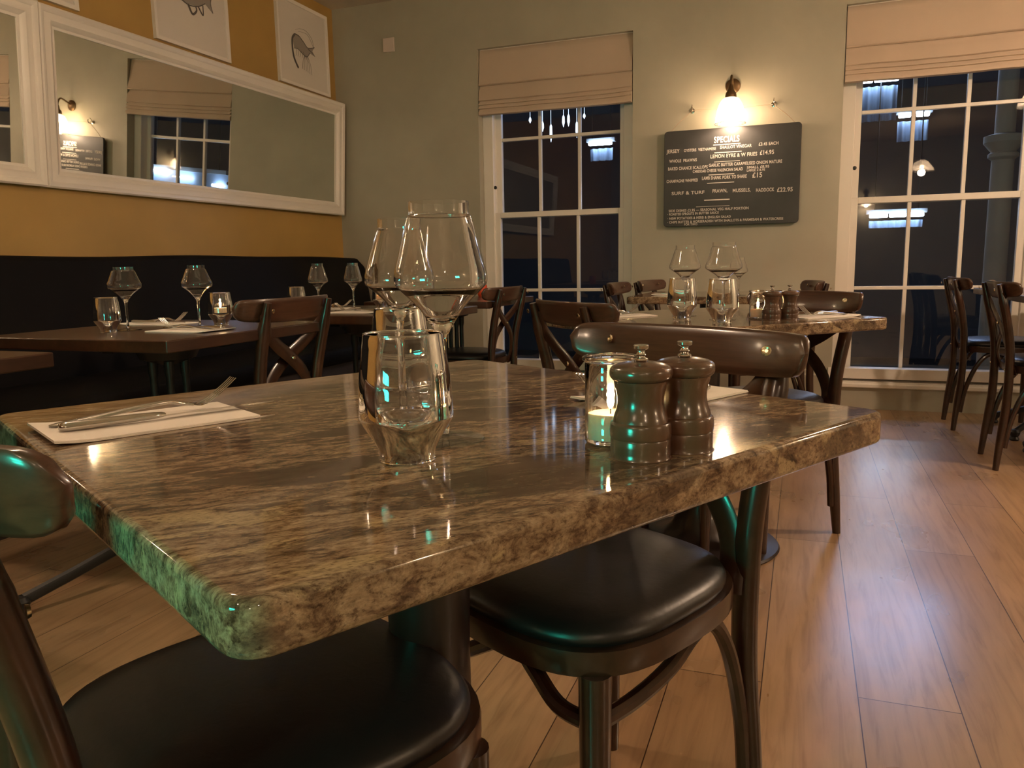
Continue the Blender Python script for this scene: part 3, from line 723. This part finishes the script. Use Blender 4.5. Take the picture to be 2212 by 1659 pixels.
wine_glass(.192, .0230, .0380, .120, .092, 'slim wine glass furthest right on the second wooden table', (-1.768, 2.871, .75), G2)
tumbler('empty tumbler furthest left on the left wooden table', (-1.873, 1.713, .75), .88)
tumbler('tumbler peeking over the X-back chair rail', (-1.93, 2.70, .75), .88)
G3 = 'wine glasses on the second granite table'
wine_glass(.224, .0299, .0490, .153, .120, 'left wine glass on the second granite table', (-.357, 2.57, .75), G3)
wine_glass(.227, .0330, .0530, .153, .120, 'right wine glass on the second granite table', (-.222, 2.41, .75), G3)
tumbler('left tumbler on the second granite table', (-.345, 2.43, .75), 1.08)
tumbler('right tumbler on the second granite table', (-.214, 2.30, .75), 1.08)
wine_glass(.19, .025, .043, .12, .092, 'wine glass on the furthest granite table', (-.31, 4.20, .75), 'glasses on the furthest granite table')

def candle_jar(label, loc, lit=True, wax=.030, R=.0245, h=.084, power=.10):
    t = thing('candle_jar', label, 'candle', loc, 0, 'tealights in glass jars')
    out = [(.0005, .0002), (R-.002, .0002), (R, .003), (R, h-.008), (R-.0005, h-.006), (R+.0022, h-.004), (R+.0026, h-.0015), (R+.001, h)]
    inn = [(R-.0015, h), (R-.0025, h-.003), (R-.0025, .006), (.0005, .005)]
    MB().lathe(out+inn, 48, cap=False).build('glass_jar', GLASS, t, sharp=60)
    MB().lathe([(.0005, .0055), (R-.0034, .0055), (R-.0034, wax), (R-.005, wax-.001), (.0005, wax-.001)], 36, cap=False).build('wax', WAX, t)
    MB().lathe([(.0006, wax-.001), (.0006, wax+.006)], 8).build('wick', IRON, t)
    if lit:
        flame(t, wax+.004, 1.)
        point('candle_light', (loc[0], loc[1], loc[2]+wax+.016), power, (1, .6, .28), .004)
    return t
def candle_tumbler(label, loc, s=.9):
    t = thing('candle_glass', label, 'candle', loc, 0, 'tealights in tumblers')
    tumbler_mesh(s).build('glass_tumbler', GLASS, t, sharp=80)
    MB().lathe([(.0005, .0395), (.019, .0395), (.019, .054), (.0005, .053)], 28, cap=False).build('wax', WAX, t)
    flame(t, .056, .9); point('candle_light', (loc[0], loc[1], loc[2]+.068), .10, (1, .6, .28), .004)
    return t
candle_jar('lit tealight in a rimmed glass jar beside the pepper mills in the foreground', (-.169, .725, .75))
candle_jar('lit tealight jar beside the mills on the second granite table', (-.125, 2.46, .75))
candle_tumbler('lit tealight in a tumbler on the left wooden table', (-1.724, 2.01, .75))
candle_tumbler('lit tealight glass on the wooden table behind the X-back chair', (-1.70, 2.98, .75))
RED = mat('red_glass', (.55, .06, .02), .2)
t = thing('red_candle_holder', 'small red glass candle holder on the table by the left window', 'candle', (-1.70, 4.12, .75))
MB().lathe([(.0005, 0), (.022, 0), (.028, .02), (.028, .06), (.024, .07), (.022, .07), (.025, .055), (.0005, .01)], 24, cap=False).build('holder', RED, t)
flame(t, .03)

def mill(label, loc):
    t = thing('pepper_mill', label, 'mill', loc, 0, 'small turned wooden mills')
    MB().lathe(smooth_prof([(.0005, 0), (.0262, 0), (.0266, .002), (.0266, .0165)], 3)+smooth_prof([(.0262, .0175), (.0270, .0185), (.0274, .024), (.0268, .030), (.0258, .0318)], 3)+smooth_prof([(.0246, .0325), (.0238, .036), (.0215, .043), (.0205, .050), (.0213, .058), (.0232, .0655), (.0236, .0685)], 4)+[(.0005, .0685)], 48, cap=False).build('body', MILLW, t, sharp=30)
    MB().lathe([(.0005, .0688)]+smooth_prof([(.0245, .0690), (.0268, .0715), (.0276, .0755), (.0265, .0795), (.0220, .0825), (.0120, .0848), (.0050, .0852)], 4)+[(.0005, .0852)], 48, cap=False).build('turning_head', MILLW, t, sharp=30)
    MB().lathe([(.0005, .0852), (.0058, .0853), (.0064, .0865), (.0058, .0878), (.0034, .0885), (.0046, .0910), (.0034, .0928), (.0036, .0950), (.0068, .0965), (.0070, .0990), (.0062, .0998), (.0005, .0998)], 24, cap=False).build('steel_knob', CHROME, t, sharp=40)
    return t
mill('small wooden mill in front, nearest the table edge', (-.131, .678, .75))
mill('small wooden mill standing just behind and right of its twin in the foreground', (-.099, .718, .75))
mill('left wooden mill on the second granite table', (-.083, 2.40, .75))
mill('right wooden mill on the second granite table', (-.036, 2.44, .75))

# ------------------------------------------------------------------ napkins and cutlery
def napkin(label, c, ang, L=.212, w=.132, z=.75):
    t = thing('paper_napkin', label, 'napkin', (c[0], c[1], z), ang, 'folded white paper napkins')
    m = MB(); 
    for k, (zz, sh) in enumerate(((.0004, 0), (.0019, .001))):
        rings = []
        for i in range(13):
            u = -1+i/6; e = .0035*max(0, (-u-.6)/.4)**2
            x = u*L/2
            rings.append([(x, -w/2+sh, zz+e), (x, w/2-sh, zz+e), (x, w/2-sh, zz+e+.0013), (x, -w/2+sh, zz+e+.0013)])
        m.loops(rings)
    m.build('folded_paper', PAPER, t, sharp=50); return t
def knife(label, a, b, z):
    a = Vector((*a, z)); b = Vector((*b, z)); L = (b-a).length; ang = math.atan2((b-a).y, (b-a).x)
    t = thing('table_knife', label, 'knife', a, ang, 'steel table knives')
    P = [(x*L, 0, .0056) for x in (0, .01, .03, .2, .40, .44, .455)]
    MB().sweep(P, [(.0030, .0050), (.0050, .0080), (.0056, .0088), (.0050, .0076), (.0040, .0058), (.0030, .0056), (.0018, .0045)], 12, side=(0, 0, 1)).build('handle', CHROME, t, sharp=60)
    rings = []
    for x, w0, w1 in ((.45, -.004, .004), (.48, -.0045, .009), (.6, -.0045, .0105), (.8, -.0045, .0095), (.92, -.004, .006), (1.0, -.002, -.001)):
        rings.append([(x*L, w0, .0058), (x*L, w1, .0036), (x*L, w1, .0030), (x*L, w0, .0042)])
    MB().loops(rings).build('blade', CHROME, t, sharp=30); return t
def fork(label, a, ang, z, L=.205):
    t = thing('table_fork', label, 'fork', (a[0], a[1], z), ang, 'steel table forks')
    P = spline([(0, 0, .003), (.25*L, 0, .0070), (.50*L, 0, .0125), (.62*L, 0, .0135), (.70*L, 0, .0095), (.745*L, 0, .0078)], 5); n = len(P)
    rr = [(.0019+.0009*math.sin(PI*i/(n-1)), .0082-.0050*min(1, i/(n*.6))+(.006*max(0, (i-n*.82)/(n*.18)))) for i in range(n)]
    rr[0] = (.001, .003)
    MB().sweep(P, rr, 12, side=(0, 0, 1)).build('handle', CHROME, t, sharp=60)
    P = spline([(.745*L, 0, .0078), (.78*L, 0, .0068), (.82*L, 0, .0085)], 4)
    MB().sweep(P, [(.0009, .0095+.002*min(1, i/4)) for i in range(len(P))], 10, side=(0, 0, 1)).build('palm', CHROME, t, sharp=60)
    for k in range(4):
        y = (-1.5+k)*.0064
        P = spline([(.81*L, y, .0078), (.87*L, y*.97, .0150), (.94*L, y*.94, .0250), (1.0*L, y*.92, .0350)], 5); n = len(P)
        MB().sweep(P, [(.0010-.0004*i/(n-1), .0019-.0011*i/(n-1)) for i in range(n)], 8, side=(0, 0, 1)).build('tine', CHROME, t, sharp=60)
    return t
d_ang = math.atan2(.185, .108)
napkin('white napkin under the knife and fork on the left of the foreground table', (-.696, .677), math.atan2(.185, .1), .212, .133)
knife('steel knife lying on the left foreground napkin', (-.733, .595), (-.615, .800), .7535)
fork('steel fork with raised tines lying on the left foreground napkin', (-.762, .607), math.atan2(.19, .105), .7535)
def de(d, e): return (d*.48+e*.877, d*.877-e*.48)
napkin('white napkin behind the foreground mills at the far chair', de(.795, -.625), math.atan2(.877, .48), .205, .125)
knife('steel knife on the napkin behind the foreground mills', de(.86, -.60), de(.63, -.635), .7535)
fork('steel fork on the napkin behind the foreground mills', de(.87, -.655), math.atan2(-.877, -.48), .7535, .19)
def setting(label_n, label_k, label_f, c, ang):
    napkin(label_n, c, ang); ux, uy = math.cos(ang), math.sin(ang); vx, vy = -uy, ux
    knife(label_k, (c[0]-ux*.10-vx*.02, c[1]-uy*.10-vy*.02), (c[0]+ux*.115-vx*.012, c[1]+uy*.115-vy*.012), .7535)
    fork(label_f, (c[0]-ux*.10+vx*.018, c[1]-uy*.10+vy*.018), ang, .7535, .19)
setting('napkin at the right side of the second granite table', 'knife on the right napkin of the second granite table', 'fork on the right napkin of the second granite table', (.045, 2.55), face(-.707, -.707)+PI/2)
setting('napkin at the left side of the second granite table', 'knife on the left napkin of the second granite table', 'fork on the left napkin of the second granite table', (-.56, 2.52), PI/4)
setting('napkin at the front of the left wooden table', 'knife on the front napkin of the left wooden table', 'fork on the front napkin of the left wooden table', (-1.655, 1.80), PI)
setting('napkin on the banquette side of the left wooden table', 'knife on the banquette side of the left wooden table', 'fork on the banquette side of the left wooden table', (-1.98, 2.02), 0)
setting('napkin at the front of the second wooden table', 'knife at the front of the second wooden table', 'fork at the front of the second wooden table', (-1.62, 2.66), PI)
setting('napkin on the banquette side of the second wooden table', 'knife on the banquette side of the second wooden table', 'fork on the banquette side of the second wooden table', (-1.90, 2.90), 0)
setting('napkin on the right edge wooden table', 'knife on the right edge wooden table', 'fork on the right edge wooden table', (1.06, 4.15), 0)
setting('napkin on the furthest granite table', 'knife on the furthest granite table', 'fork on the furthest granite table', (-.65, 4.25), 0)
